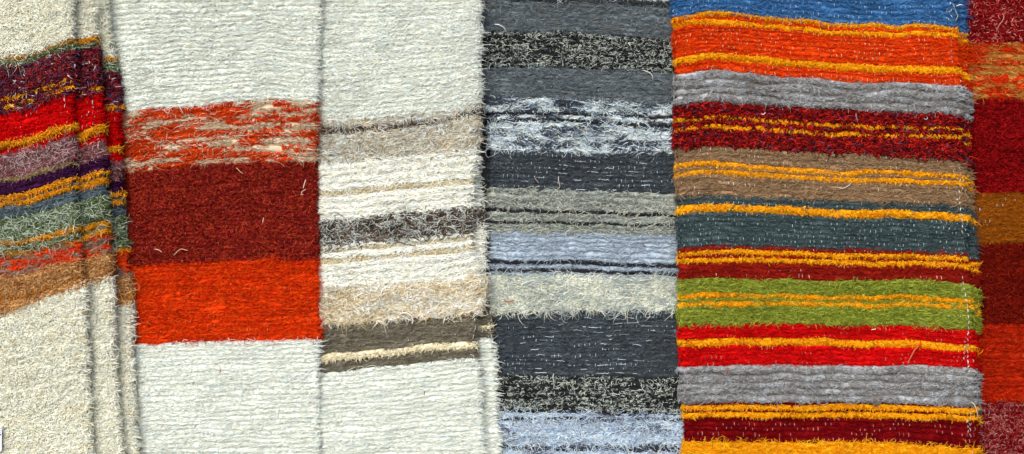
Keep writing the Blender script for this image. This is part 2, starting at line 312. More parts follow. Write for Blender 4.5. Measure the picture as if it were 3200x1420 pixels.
class Fold:
    """One hanging layer of a rug: outline, depth, and the horizontal bands woven into it."""

    def __init__(self, xl, xr, z, R=16, thick=34, seed=0, wave=9.0, rough=3.0, zfun=None, fringe=0.0):
        self.fringe = fringe
        off = 2.2 * fringe + 3
        self.xl = curve_fn([(a, b + 6) for a, b in xl]); self.xr = curve_fn([(a, b - off) for a, b in xr])
        self.z = z; self.R = R; self.thick = max(thick, R + 4); self.seed = seed; self.wave = wave; self.rough = rough; self.zfun = zfun
        self.k = (DIST - z) / DIST

    def W(self, p, origin):
        out = np.empty_like(p)
        out[:, 0] = (p[:, 0] - 1600) * S * self.k - origin[0]
        out[:, 1] = -p[:, 2] * S - origin[1]
        out[:, 2] = 1.2 + (710 - p[:, 1]) * S * self.k - origin[2]
        return out

    def columns(self):
        ys = np.linspace(0, 1420, 30)
        width = float(np.mean(self.xr(ys) - self.xl(ys)))
        R, th = self.R, self.thick
        nin = max(6, int((width - 2 * R) / 3.4))
        na = max(4, int(R * 1.57 / 3.6))
        ns = max(2, int((th - R) / 5))
        f, dx, dz, nx, nz = [], [], [], [], []
        for i in range(ns, 0, -1):
            f.append(0); dx.append(-R); dz.append(-R - (th - R) * i / ns); nx.append(-1); nz.append(0)
        for i in range(na, 0, -1):
            a = math.pi / 2 * i / na
            f.append(0); dx.append(-R * math.sin(a)); dz.append(R * math.cos(a) - R); nx.append(-math.sin(a)); nz.append(math.cos(a))
        for i in range(nin + 1):
            f.append(i / nin); dx.append(0); dz.append(0); nx.append(0); nz.append(1)
        for i in range(1, na + 1):
            a = math.pi / 2 * i / na
            f.append(1); dx.append(R * math.sin(a)); dz.append(R * math.cos(a) - R); nx.append(math.sin(a)); nz.append(math.cos(a))
        for i in range(1, ns + 1):
            f.append(1); dx.append(R); dz.append(-R - (th - R) * i / ns); nx.append(1); nz.append(0)
        return [np.array(a, float) for a in (f, dx, dz, nx, nz)]

    def grid(self, top, bot, t):
        f, dx, dz, nx, nz = self.columns()
        F = f[None, :]; DX = dx[None, :]; T = t[:, None]
        x = np.broadcast_to((self.xl(700.) + self.R) * (1 - F) + (self.xr(700.) - self.R) * F + DX, (len(t), len(f)))
        for _ in range(3):
            y = top(x) * (1 - T) + bot(x) * T
            e = self.rough * (sn(y / 23, 0 * y, self.seed + 5) + .6 * sn(y / 9, 0 * y, self.seed + 6))
            x = (self.xl(y) + self.R) * (1 - F) + (self.xr(y) - self.R) * F + DX + np.where(F > .5, e, -e) * np.abs(2 * F - 1) ** 6
        sd = self.seed
        y = y + 3.2 * sn(x / 70, y / 90, sd + 1) + 1.8 * sn(x / 26, y / 40, sd + 2)
        z = self.z + dz[None, :] + self.wave * (sn(x / 210, y / 260, sd + 3) + .45 * sn(x / 80, y / 110, sd + 4))
        if self.zfun is not None:
            z = z + self.zfun(x, y)
        return x, y, z, nx, nz

    def segment(self, bld, sty, top, bot, seg_seed):
        st = STYLES[sty]
        xs = np.linspace(self.xl(700.), self.xr(700.), 12)
        H = float(np.mean(bot(xs) - top(xs)))
        nrows = max(1, int(round(H / st['pitch'])))
        pitch = H / nrows
        sub = max(4, int(round(pitch / 2.7)))
        nv = nrows * sub
        # rows of weft are beaten unevenly: some thick, some thin
        edges = np.arange(nrows + 1, dtype=float)
        edges[1:-1] += RNG.uniform(-.24, .24, max(0, nrows - 1))
        edges /= nrows
        t = np.concatenate([edges[a] + (edges[a + 1] - edges[a]) * np.arange(sub) / sub for a in range(nrows)] + [[1.0]])
        x, y, z, nx, nz = self.grid(top, bot, t)
        rowc = (np.arange(nv + 1) / sub)[:, None]
        y = y + pitch * .34 * sn(x / 85, rowc * .8 + seg_seed * 1.7, seg_seed + 71) * np.sin(np.pi * t)[:, None] ** .5
        base = np.stack([x, y, z], -1)
        N = np.zeros_like(base); N[..., 0] = nx[None, :]; N[..., 2] = nz[None, :]
        r = (np.arange(nv + 1) / sub)[:, None] + 0 * x
        row = np.minimum(np.floor(r), nrows - 1)
        fr = r - row
        rowr = vnoise(row * 7.31 + seg_seed, x / 60 + row * 13.7, seg_seed)
        A = st['amp'] * (.65 + .7 * rowr)
        prof = np.abs(np.sin(np.pi * fr)) ** .6
        wcol = np.floor(x / st['wp'])
        par = (wcol + row) % 2
        fx = x / st['wp'] - wcol
        dip = st['bead'] * np.exp(-((fx - .5) / .24) ** 2) * par
        h = A * (prof * (1 - dip)) + 1.5 * sn(x / 6.0, y / 5.0, seg_seed + 9) * prof
        P = base + N * h[..., None]
        # --- dye
        mask = None
        c0 = mean_col(st['base'] or st['cols']) * .92

        def patch_mask(xx, rr):
            if st['patch'] is None:
                return None
            _, run, share = st['patch']
            r2 = np.floor(rr * 1.0)
            v = .5 * vnoise(xx / run + r2 * 3.7, r2 * .7 + seg_seed * 3.1, seg_seed + 21) + .5 * vnoise(xx / (run * .42) + r2 * 9.1, r2 * 2.3, seg_seed + 22) + .16 * sn(xx / 13, rr * 2.0, seg_seed + 23)
            return v < (.5 + (share - .5) * .62)
        bright = 1 + st['vary'] * (sn(row * 3.7, x / 140 + row * 5.1, seg_seed + 31) * .7 + .5 * sn(x / 9, row * 1.9, seg_seed + 32))
        C = np.broadcast_to(c0, base.shape).copy()
        mask = patch_mask(x, np.minimum(r, nrows - .01))
        if mask is not None:
            C[mask] = mean_col(st['patch'][0])
        C = np.clip(C * bright[..., None], 0, .9)
        nr, nc = x.shape
        idx = np.arange(nr * nc).reshape(nr, nc)
        q = np.stack([idx[:-1, :-1], idx[1:, :-1], idx[1:, 1:], idx[:-1, 1:]], -1).reshape(-1, 4)
        bld.add(P.reshape(-1, 3), q, C.reshape(-1, 3))
        # --- frames for yarn ends
        Tg = np.gradient(base, axis=1)
        Tg = Tg / (np.linalg.norm(Tg, axis=2, keepdims=True) + 1e-9)
        area = (nc - 1) * 3.45 * H

        def sample(ii, jj):
            i0 = np.clip(np.floor(ii).astype(int), 0, nc - 2); j0 = np.clip(np.floor(jj).astype(int), 0, nr - 2)
            fi = (ii - i0)[:, None]; fj = (jj - j0)[:, None]
            p = (P[j0, i0] * (1 - fi) + P[j0, i0 + 1] * fi) * (1 - fj) + (P[j0 + 1, i0] * (1 - fi) + P[j0 + 1, i0 + 1] * fi) * fj
            return p, N[j0, i0], Tg[j0, i0], x[j0, i0], r[j0, i0], h[j0, i0]

        edge_set = []
        if self.fringe > 0:
            f0 = st['fibres'][0]
            edge_set = [dict(f0, den=self.fringe, ln=(8, 30), lift=4, spread=.55, curl=1.0, edge=True)]
        nin_end = nc - 1 - (int((self.thick - self.R) / 5) if self.thick - self.R >= 10 else 2) - max(4, int(self.R * 1.57 / 3.6))
        for fi_, fb in enumerate(st['fibres'] + edge_set):
            edge = fb.get('edge', False)
            n = RNG.poisson(fb['den'] * H / 10.0 * QUALITY) if edge else RNG.poisson(fb['den'] * (1.45 if fi_ == 0 else 2.0) * area / 1000.0 * QUALITY)
            if n < 1:
                continue
            ii = RNG.uniform(0, nc - 1, n)
            # roots cluster into tufts
            if edge:
                ii = np.clip(nin_end + RNG.normal(1, 1.6, n), 0, nc - 1.01)
            rc = RNG.integers(0, nrows, n) + np.clip(.5 + RNG.normal(0, .17, n), .06, .94)   # ends leave from the crest of their row
            jj = np.clip(rc * sub, 0, nr - 1.001)
            p, nn, tt, xx, rr, hh = sample(ii, jj)
            clump = vnoise(xx / 17, rr * 1.3, seg_seed + 41)
            keep = RNG.uniform(0, 1, n) < np.clip(st['even'] + (1 - st['even']) * (clump * 3.4 - 1.2), .08, 1)
            if fi_ > 0 and not edge and sty != 'black_white':
                keep &= RNG.uniform(0, 1, n) < np.clip(4.5 * vnoise(xx / 42, rr * .45, seg_seed + 43) - 1.5, .08, 1)
            p, nn, tt, xx, rr = p[keep], nn[keep], tt[keep], xx[keep], rr[keep]
            n = len(p)
            if n < 1:
                continue
            if edge:
                tt = np.tile([.97, 0, .1], (n, 1)); nn = np.tile([-.1, 0, .99], (n, 1))
            B = np.cross(nn, tt); B *= np.sign(B[:, 1:2] + 1e-9)
            L = RNG.uniform(*fb['ln'], n) ** 1.0 * st['lnk'] * RNG.choice([.7, 1., 1., 1.25], n); w = RNG.uniform(*fb['w'], n) * (.46 if fb['w'][1] > 6 else .365)
            flow = (vnoise(xx / 34, rr * .9, seg_seed + 51) - .5) * 2.4      # neighbours lean the same way
            phi0 = np.where(RNG.uniform(0, 1, n) < .5 + .25 * np.sign(flow), 0, np.pi) + RNG.normal(0, fb['spread'], n) + fb['down'] * np.sign(flow)
            if edge:
                phi0 = RNG.normal(.15, fb['spread'], n)
            curl = RNG.normal(0, fb['curl'], n)
            k = 6
            tt_ = np.linspace(0, 1, k)
            phi = phi0[:, None] + curl[:, None] * tt_[None, :] + (RNG.normal(0, .5 * fb['curl'], n)[:, None]) * tt_[None, :] ** 2
            step = (L / (k - 1))[:, None]
            ca, sa = np.cos(phi), np.sin(phi)
            ax = np.concatenate([np.zeros((n, 1)), np.cumsum((ca * step)[:, :-1], 1)], 1)
            ay = np.concatenate([np.zeros((n, 1)), np.cumsum((sa * step)[:, :-1], 1)], 1)
            lift = st['liftk'] * np.abs(RNG.normal(fb['lift'], fb['lift'] * .5, n))[:, None]
            free = (RNG.uniform(0, 1, n) < .5)[:, None]
            hz = np.where(free, lift * 1.15 * tt_ ** .8, lift * 3.6 * tt_ * (1 - tt_)) + w[:, None] * .4
            ay = ay * st['squash'] + (lift * .5) * tt_[None, :] ** 2          # ends droop
            path = p[:, None, :] + ax[..., None] * tt[:, None, :] + ay[..., None] * B[:, None, :] + hz[..., None] * nn[:, None, :]
            side = -sa[..., None] * tt[:, None, :] + ca[..., None] * B[:, None, :]
            nk = np.repeat(nn[:, None, :], k, 1)
            rad = w[:, None] * (1 - (1 - fb['taper']) * tt_[None, :] ** 2)
            rad = rad * np.where(tt_ > .99, .45, 1)[None, :]
            col = pick(fb['cols'] or st['cols'], n)
            if fb['cols'] is None and st['patch'] is not None:
                mk = patch_mask(xx, np.minimum(rr, nrows - .01))
                flip = RNG.uniform(0, 1, n) < .10
                mk = mk ^ flip
                if mk.any():
                    col[mk] = pick(st['patch'][0], int(mk.sum()))
            br = 1 + RNG.normal(0, st['jit'], n) + st['vary'] * .6 * sn(np.floor(rr) * 3.7, xx / 140 + np.floor(rr) * 5.1, seg_seed + 31)
            col = np.clip(col * np.clip(br, .45, 1.5)[:, None], 0, .9)
            v, qq, c = tubes(path, side, nk, rad, np.repeat(col[:, None, :], k, 1))
            bld.add(v, qq, c)
        # --- warp threads that show on top of the weft
        if st['tick'] > 0:
            wp = st['wp']
            x0, x1 = float(x.min()), float(x.max())
            gx = np.arange(math.floor(x0 / wp), math.ceil(x1 / wp)) * wp + wp * .5
            GR, GX = np.meshgrid(np.arange(nrows) + .5, gx, indexing='ij')
            GR = GR.ravel(); GX = GX.ravel()
            cell = np.floor(GX / wp)
            pr = ((cell + np.floor(GR)) % 2 == 1) * np.clip((vnoise(GX / st['tick_run'], np.floor(GR) * 1.31 + seg_seed, seg_seed + 61) - (1 - st['tick']) * .78) * 4, 0, 1)
            ok = RNG.uniform(0, 1, len(GX)) < pr * .8
            GX = GX[ok]; GR = GR[ok]
            n = len(GX)
            if n:
                jj = GR / nrows * (nr - 1)
                jm = np.clip(np.round(jj).astype(int), 0, nr - 1)
                xin = x[jm]                                       # n,nc
                ns = int(np.sum((np.array(self.columns()[0]) == 0))) - 1
                ii = np.array([np.interp(gxv, xin[a], np.arange(nc)) for a, gxv in enumerate(GX)])
                good = (ii > ns * .6) & (ii < nc - ns * .6)
                ii = ii[good] + RNG.normal(0, .45, good.sum()); jj = jj[good]
                n = len(ii)
            if n:
                k = 5
                tt_ = np.linspace(-.5, .5, k)
                hl = sub * RNG.uniform(.45, .85, n)
                path = np.empty((n, k, 3)); nk = np.empty((n, k, 3)); side = np.empty((n, k, 3))
                for a in range(k):
                    pj = np.clip(jj + tt_[a] * hl, 0, nr - 1.001)
                    p, nn, tg, xx, rr, hh = sample(np.clip(ii, 0, nc - 1.001), pj)
                    path[:, a] = p + nn * (5.4 * (1 - (2 * tt_[a]) ** 2) + .8)
                    nk[:, a] = nn; side[:, a] = tg
                rad = RNG.uniform(1.0, 1.8, n)[:, None] * np.array([.6, 1, 1, 1, .6])[None, :]
                col = np.clip(srgb(*st['tickc'])[None, :] * RNG.uniform(.3, 1.0, n)[:, None], 0, .9)
                v, qq, c = tubes(path, side, nk, rad, np.repeat(col[:, None, :], k, 1))
                bld.add(v, qq, c)
        # --- pale threads running along a row
        if st['dash'] > 0:
            n = int(st['dash'] * area / 1000)
            ii = RNG.uniform(30, nc - 60, n); rw = RNG.integers(0, nrows, n)
            k = 7
            ln = RNG.uniform(2, 11, n)
            path = np.empty((n, k, 3)); nk = np.empty((n, k, 3)); side = np.empty((n, k, 3))
            for a in range(k):
                p, nn, tg, xx, rr, hh = sample(np.clip(ii + ln * (a / (k - 1)), 0, nc - 1.01), (rw + .5 + RNG.normal(0, .05, n)) / nrows * (nr - 1))
                path[:, a] = p + nn * 3.6; nk[:, a] = nn; side[:, a] = np.cross(nn, tg)
            rad = RNG.uniform(.9, 1.5, n)[:, None] * np.array([.5, 1, .8, 1, .8, 1, .5])[None, :]
            col = np.clip(srgb(206, 220, 232)[None, :] * RNG.uniform(.35, 1.1, n)[:, None], 0, .9)
            v, qq, c = tubes(path, side, nk, rad, np.repeat(col[:, None, :], k, 1))
            bld.add(v, qq, c)


# ------------------------------------------------------------------ scene objects
def thing(name, label, cat, loc, group=None):
    o = bpy.data.objects.new(name, None); COL.objects.link(o)
    o.empty_display_size = .05
    o.location = loc; o['label'] = label; o['category'] = cat
    if group:
        o['group'] = group
    return o


def part_empty(name, label, parent):
    o = bpy.data.objects.new(name, None); COL.objects.link(o)
    o.empty_display_size = .03
    o.parent = parent; o['label'] = label
    return o


def link_mesh(name, me, parent, label=None):
    o = bpy.data.objects.new(name, me); COL.objects.link(o)
    o.parent = parent
    if label:
        o['label'] = label
    return o


SEED = [100]


def weave(fold, knots, top, bands, parent, origin):
    prev = curve_fn(list(zip(knots, top)))
    for label, segs in bands:
        bld = Builder()
        for sty, ys in segs:
            nxt = curve_fn(list(zip(knots, ys)))
            SEED[0] += 17
            fold.segment(bld, sty, prev, nxt, SEED[0])
            prev = nxt
        me = bld.mesh('woven_band', lambda p: fold.W(p, origin))
        link_mesh('woven_band', me, parent, label)


def strand(fold, pts, rad, col, parent, origin, name='loose_thread', label=None):
    """a single loose yarn; pts are (x, y, height above the layer)"""
    p = np.array(pts, float)
    tk = np.linspace(0, 1, len(p)); tf = np.linspace(0, 1, len(p) * 5)
    path = np.stack([np.interp(tf, tk, p[:, a]) for a in range(3)], -1)
    g = np.array([.25, .5, .25])
    for _ in range(4):
        pp = np.pad(path, ((1, 1), (0, 0)), mode='edge')
        path[1:-1] = (pp[:-2] * .25 + pp[1:-1] * .5 + pp[2:] * .25)[1:-1]
    path[:, 2] += fold.z
    tang = np.gradient(path, axis=0); tang /= np.linalg.norm(tang, axis=1, keepdims=True) + 1e-9
    nn = np.tile([0., 0., 1.], (len(path), 1))
    side = np.cross(nn, tang); side /= np.linalg.norm(side, axis=1, keepdims=True) + 1e-9
    r = np.full(len(path), rad * .62); r[0] *= .4; r[-1] *= .3
    c = np.tile(srgb(*col), (len(path), 1))
    v, q, cc = tubes(path[None], side[None], nn[None], r[None], c[None])
    b = Builder(); b.add(v, q, cc)
    link_mesh(name, b.mesh(name, lambda w: fold.W(w, origin)), parent, label)


def selvedge(fold, items, parent, origin, label, col=(226, 226, 222), z_off=8):
    """white overcast stitches along a rug edge: items = (x, y, length, slant)"""
    b = Builder()
    for (x, y, ln, sl) in items:
        k = 6
        t = np.linspace(-.5, .5, k)
        path = np.stack([x + sl * t * ln + RNG.normal(0, .8, k), y + t * ln, fold.z + z_off + 5 * (1 - (2 * t) ** 2)], -1)
        tang = np.gradient(path, axis=0); tang /= np.linalg.norm(tang, axis=1, keepdims=True)
        nn = np.tile([0., 0., 1.], (k, 1)); side = np.cross(nn, tang)
        r = RNG.uniform(1.3, 2.8) * np.array([.5, .9, 1, 1, .9, .4])
        c = np.tile(srgb(*col) * RNG.uniform(.45, 1), (k, 1))
        b.add(*tubes(path[None], side[None], nn[None], r[None], c[None]))
        if len(items) < 20:
            link_mesh('white_stitch', b.mesh('white_stitch', lambda w: fold.W(w, origin)), parent)
            b = Builder()
    if b.n:
        link_mesh('selvedge_stitching', b.mesh('selvedge_stitching', lambda w: fold.W(w, origin)), parent, label)


def base_at(x, y, z):
    k = (DIST - z) / DIST
    return ((x - 1600) * S * k, -z * S, 1.2 + (710 - y) * S * k)


def sh(ys, d):
    return [v + d for v in ys]


GROUP = 'woven rugs hung side by side'
TOPY, BOTY = -110, 1540

# ---------- 1: folded cream rug with many stripes, at the left
org = base_at(150, BOTY, 120)
rug = thing('folded_rug', 'cream shaggy rug hung in three stacked folds with red, purple and sage stripes', 'rug', org, GROUP)

f3 = Fold([(-100, 255), (1540, 330)],
          [(-100, 334), (0, 336), (100, 346), (200, 362), (300, 383), (400, 377), (500, 381), (600, 383), (700, 390), (760, 401), (850, 408), (900, 414), (980, 419), (1080, 418), (1200, 423), (1300, 429), (1420, 435), (1540, 440)],
          110, R=8, thick=30, seed=31, fringe=5, wave=8, rough=4)
k3 = [320, 350, 395]
p = part_empty('fold', 'innermost narrow fold next to the orange banded rug', rug)
weave(f3, k3, [TOPY] * 3, [
    ('upper cream field', [('cream_shag', [182, 177, 171])]),
    ('sage band under a mustard line', [('mustard', [194, 185, 178]), ('sage', [226, 221, 214])]),
    ('dark plum band with a mustard line near its foot', [('plum', [338, 333, 325]), ('mustard', [350, 344, 336]), ('plum', [356, 351, 342])]),
    ('bright red band with a mustard line', [('crimson', [461, 457, 451]), ('mustard', [476, 471, 464]), ('crimson', [508, 504, 497])]),
    ('mauve band', [('mauve', [573, 568, 560])]),
    ('dark purple band', [('purple', [611, 606, 598])]),
    ('slate blue band with two mustard lines', [('mustard', [624, 618, 610]), ('slate_blue', [633, 628, 620]), ('mustard', [646, 641, 633]), ('slate_blue', [684, 679, 670])]),
    ('sage band over a mustard line', [('sage', [789, 783, 775]), ('mustard', [801, 794, 786])]),
    ('taupe and orange band', [('orange_taupe', [879, 873, 864])]),
    ('camel tan shaggy band', [('camel', [928, 922, 914]), ('mustard_dull', [946, 940, 932]), ('camel', [966, 960, 950])]),
    ('lower cream field', [('cream_shag', [BOTY] * 3)])], p, org)

f2 = Fold([(-100, 165), (1540, 225)],
          [(-100, 299), (0, 302), (100, 306), (200, 315), (300, 320), (400, 328), (500, 338), (600, 340), (700, 345), (800, 350), (850, 358), (950, 362), (1050, 364), (1100, 365), (1200, 370), (1300, 378), (1420, 388), (1540, 394)],
          150, R=8, thick=30, seed=47, fringe=5, wave=8, rough=4)
k2 = [200, 255, 325]
p = part_empty('fold', 'middle fold showing between the outer fold and the innermost one', rug)


def s2(y):
    return [y + 26, y + 10, y - 12]


weave(f2, k2, [TOPY] * 3, [
    ('upper cream field', [('cream_shag', s2(112))]),
    ('sage band under a mustard line', [('mustard', s2(126)), ('sage', s2(150))]),
    ('dark plum band with a mustard line near its foot', [('plum', s2(272)), ('plum_gold', s2(288)), ('plum', s2(298))]),
    ('bright red band with a mustard line', [('crimson', s2(398)), ('mustard', s2(424)), ('crimson', s2(450))]),
    ('mauve band', [('mauve', s2(500))]),
    ('dark purple band', [('purple', s2(546))]),
    ('slate blue band with two mustard lines', [('mustard', s2(557)), ('slate_blue', s2(563)), ('mustard', s2(582)), ('slate_blue', s2(622))]),
    ('sage band with two mustard lines', [('sage', s2(704)), ('mustard', s2(718)), ('sage', s2(727)), ('mustard', s2(744))]),
    ('orange and taupe band', [('orange_taupe', s2(806))]),
    ('camel tan shaggy band', [('camel', s2(882))]),
    ('lower cream field', [('cream_shag', [BOTY] * 3)])], p, org)
selvedge(f2, [(292, 322, 16, .1), (294, 338, 10, .2), (308, 420, 14, 0), (310, 436, 10, 0), (281, 352, 8, 0), (276, 362, 8, 0), (292, 205, 16, .2), (296, 222, 12, -.2)], p, org, 'white stitches beside the fold edge')

f1 = Fold([(-100, -190), (1540, -190)],
          [(-100, 238), (0, 236), (90, 232), (150, 244), (250, 246), (300, 237), (400, 237), (450, 244), (550, 240), (600, 244), (700, 252), (780, 257), (850, 266), (890, 279), (1000, 277), (1100, 286), (1200, 285), (1300, 290), (1420, 294), (1540, 296)],
          188, R=9, thick=30, seed=63, fringe=6, wave=6, rough=4)
k1 = [-100, 0, 60, 120, 180, 240]
p = part_empty('fold', 'outermost wide fold with the whole set of stripes', rug)
weave(f1, k1, [TOPY] * 6, [
    ('upper cream field', [('cream_shag', [188, 182, 178, 158, 136, 112])]),
    ('sage band under a mustard line', [('mustard_dull', [196, 191, 188, 170, 150, 128]), ('sage', [216, 209, 202, 184, 168, 152])]),
    ('dark plum shaggy band with broken mustard lines', [('plum', [312, 308, 298, 274, 256, 234]), ('plum_gold', [330, 324, 314, 291, 272, 250]), ('plum', [338, 331, 322, 302, 280, 258]),
                                                     ('plum_gold', [352, 344, 336, 318, 296, 272]), ('plum', [362, 353, 346, 326, 306, 284])]),
    ('bright red band with a mustard line', [('crimson', [460, 449, 436, 420, 400, 381]), ('mustard', [482, 470, 458, 440, 424, 405]), ('crimson', [499, 488, 474, 455, 436, 416])]),
    ('mauve pink band edged with tan', [('mauve', [566, 557, 548, 532, 514, 495]), ('tan_thread', [582, 571, 562, 548, 532, 511])]),
    ('dark purple band', [('purple', [620, 611, 604, 588, 566, 546])]),
    ('slate blue band with two mustard lines', [('mustard', [632, 622, 616, 604, 584, 564]), ('slate_blue', [641, 631, 626, 613, 596, 575]), ('mustard', [654, 643, 638, 627, 608, 588]), ('slate_blue', [692, 684, 676, 664, 648, 628])]),
    ('pale sage shaggy band with mustard lines', [('sage', [766, 757, 752, 742, 722, 700]), ('mustard', [777, 767, 762, 753, 738, 722]), ('sage', [797, 788, 784, 776, 758, 742]), ('mustard_dull', [808, 799, 794, 787, 770, 756])]),
    ('orange and taupe streaked band', [('orange_taupe', [882, 874, 866, 850, 832, 812])]),
    ('camel tan shaggy band', [('camel', [936, 929, 922, 904, 888, 868]), ('mustard_dull', [952, 944, 936, 917, 900, 880]), ('camel', [984, 974, 962, 940, 914, 884])]),
    ('lower cream field', [('cream_shag', [BOTY] * 6)])], p, org)
selvedge(f1, [(204, 314, 18, .2), (206, 332, 16, -.2), (208, 412, 20, .5), (222, 404, 16, -.3), (126, 242, 14, .9), (234, 790, 18, .2)], p, org, 'white stitches beside the fold edge')

# ---------- price tag lying on the folded rug, mostly beyond the left border of the view
tag_org = base_at(-50, 1413, 210)
PAPER = plain_material('white_card', srgb(225, 228, 240), .55, .04, 200)
INK = plain_material('blue_ink', srgb(40, 52, 110), .5, .1, 300)
t_obj = thing('price_tag', 'small white card price tag with blue handwriting on the cream fold', 'price tag', tag_org)


def prism(name, outline, z0, z1, mat, parent):
    n = len(outline)
    v = [((x) * S, -z1 * S, -y * S) for x, y in outline] + [((x) * S, -z0 * S, -y * S) for x, y in outline]
    f = [list(range(n)), list(range(2 * n - 1, n - 1, -1))] + [[i, i + n, (i + 1) % n + n, (i + 1) % n] for i in range(n)]
    me = bpy.data.meshes.new(name); me.from_pydata(v, [], f); me.materials.append(mat); me.update()
    return link_mesh(name, me, parent)


def rounded(x0, y0, x1, y1, r):
    pts = []
    for cx, cy, a0 in ((x1 - r, y0 + r, -90), (x1 - r, y1 - r, 0), (x0 + r, y1 - r, 90), (x0 + r, y0 + r, 180)):
        for a in range(0, 91, 15):
            pts.append((cx + r * math.cos(math.radians(a0 + a)), cy + r * math.sin(math.radians(a0 + a))))
    return pts


card = prism('card', rounded(-46, -78, 53, 0, 8), 0, 1.5, PAPER, t_obj)


def stroke(pts, w=.7):
    out, back = [], []
    for (xa, ya), (xb, yb) in zip(pts[:-1], pts[1:]):
        d = math.hypot(xb - xa, yb - ya); nx_, ny_ = -(yb - ya) / d * w, (xb - xa) / d * w
        out += [(xa + nx_, ya + ny_), (xb + nx_, yb + ny_)]; back += [(xa - nx_, ya - ny_), (xb - nx_, yb - ny_)]
    return out + back[::-1]


for pts in ([(38, -78.0), (45, -73), (52, -70)], [(44, -66), (50.5, -58)], [(50, -66), (44, -57)],
            [(46, -54), (49, -55), (50.5, -51), (48, -48), (45.5, -50)]):
    prism('ink_stroke', stroke(pts), 1.7, 2.1, INK, t_obj)

# ---------- 2: cream rug with orange and dark red bands
org = base_at(690, BOTY, 84)
rug = thing('banded_rug', 'cream rug with wide orange and dark red bands beside the three folds', 'rug', org, GROUP)
f = Fold([(-100, 300), (1540, 350)],
         [(-100, 1008), (0, 1007), (150, 1003), (250, 1001), (330, 998), (500, 992), (650, 993), (800, 996), (1000, 1000), (1080, 1003), (1200, 1000), (1420, 1004), (1540, 1004)],
         84, R=8, thick=24, zfun=lambda x, y: -26 * np.clip((470 - x) / 110, 0, 1) ** 2, seed=81, fringe=2.5, wave=11, rough=2)
kn = [330, 500, 700, 850, 1000]
weave(f, kn, [TOPY] * 5, [
    ('upper cream field', [('cream_rib', [358, 337, 322, 309, 322])]),
    ('streaky orange and beige band', [('ikat', [550, 530, 514, 508, 508])]),
    ('dark red nubbly band', [('dark_red', [840, 823, 813, 812, 814])]),
    ('plain orange red band', [('orange_red', [1085, 1074, 1068, 1062, 1058])]),
    ('lower cream field', [('cream_rib', [BOTY] * 5)])], rug, org)
for pts, c in (([(740, 525, 12), (752, 536, 18), (762, 545, 14)], (226, 190, 150)), ([(957, 562, 12), (953, 574, 15), (949, 590, 14)], (240, 236, 226)),
               ([(958, 592, 12), (944, 600, 16), (944, 610, 15), (950, 608, 12)], (226, 200, 190)), ([(486, 779, 13), (500, 781, 16), (509, 789, 13)], (236, 226, 214)),
               ([(545, 799, 13), (556, 788, 17), (568, 777, 14), (590, 784, 13)], (226, 190, 160)), ([(826, 680, 12), (824, 692, 16), (823, 700, 12)], (240, 226, 220)),
               ([(690, 1152, 12), (692, 1160, 15), (686, 1166, 12)], (190, 70, 40))):
    strand(f, pts, 2.0, c, rug, org)

# ---------- 3: cream rug with brown and tan stripes
org = base_at(1260, BOTY, 58)
rug = thing('striped_cream_rug', 'cream rug with tan, grey brown and olive stripes, second fold showing behind its edge', 'rug', org, GROUP)
fb = Fold([(-100, 1330), (1540, 1400)],
          [(-100, 1490), (0, 1490), (300, 1494), (430, 1498), (560, 1508), (620, 1513), (700, 1518), (800, 1520), (860, 1522), (950, 1532), (1000, 1546), (1080, 1550), (1150, 1563), (1250, 1562), (1330, 1570), (1420, 1576), (1540, 1582)],
          34, R=8, thick=26, seed=95, fringe=5, wave=4, rough=3)
p = part_empty('fold', 'narrow rear fold showing at the side', rug)
kb = [1440, 1500, 1560]
weave(fb, kb, [TOPY] * 3, [
    ('pale cream field', [('cream_rib_dense', [652, 648, 644])]),
    ('grey brown mixed band', [('brown_mix', [702, 698, 694])]),
    ('middle cream field', [('white_shag', [945, 940, 934])]),
    ('olive brown band', [('olive_brown', [1022, 1018, 1012]), ('cream_yellow_line', [1038, 1034, 1028]), ('olive_brown', [1064, 1060, 1056])]),
    ('lower cream field', [('cream_rib', [BOTY] * 3)])], p, org)
selvedge(fb, [(1532, 978, 16, .2), (1535, 1000, 14, 0), (1531, 1030, 14, 0), (1527, 1052, 12, .2)], p, org, 'white stitches at the rear edge')
ff = Fold([(-100, 935), (1540, 950)],
          [(-100, 1508), (0, 1510), (150, 1512), (330, 1511), (430, 1508), (480, 1502), (550, 1488), (620, 1482), (700, 1484), (800, 1493), (860, 1514), (900, 1526), (950, 1517), (1000, 1496), (1080, 1499), (1150, 1514), (1250, 1517), (1350, 1522), (1420, 1527), (1540, 1530)],
          64, R=9, thick=26, zfun=lambda x, y: -26 * np.clip((1020 - x) / 60, 0, 1) ** 1.5, seed=99, fringe=6, wave=8, rough=4)
p = part_empty('fold', 'broad front fold of the cream striped rug', rug)
kn = [960, 1120, 1250, 1380, 1500]
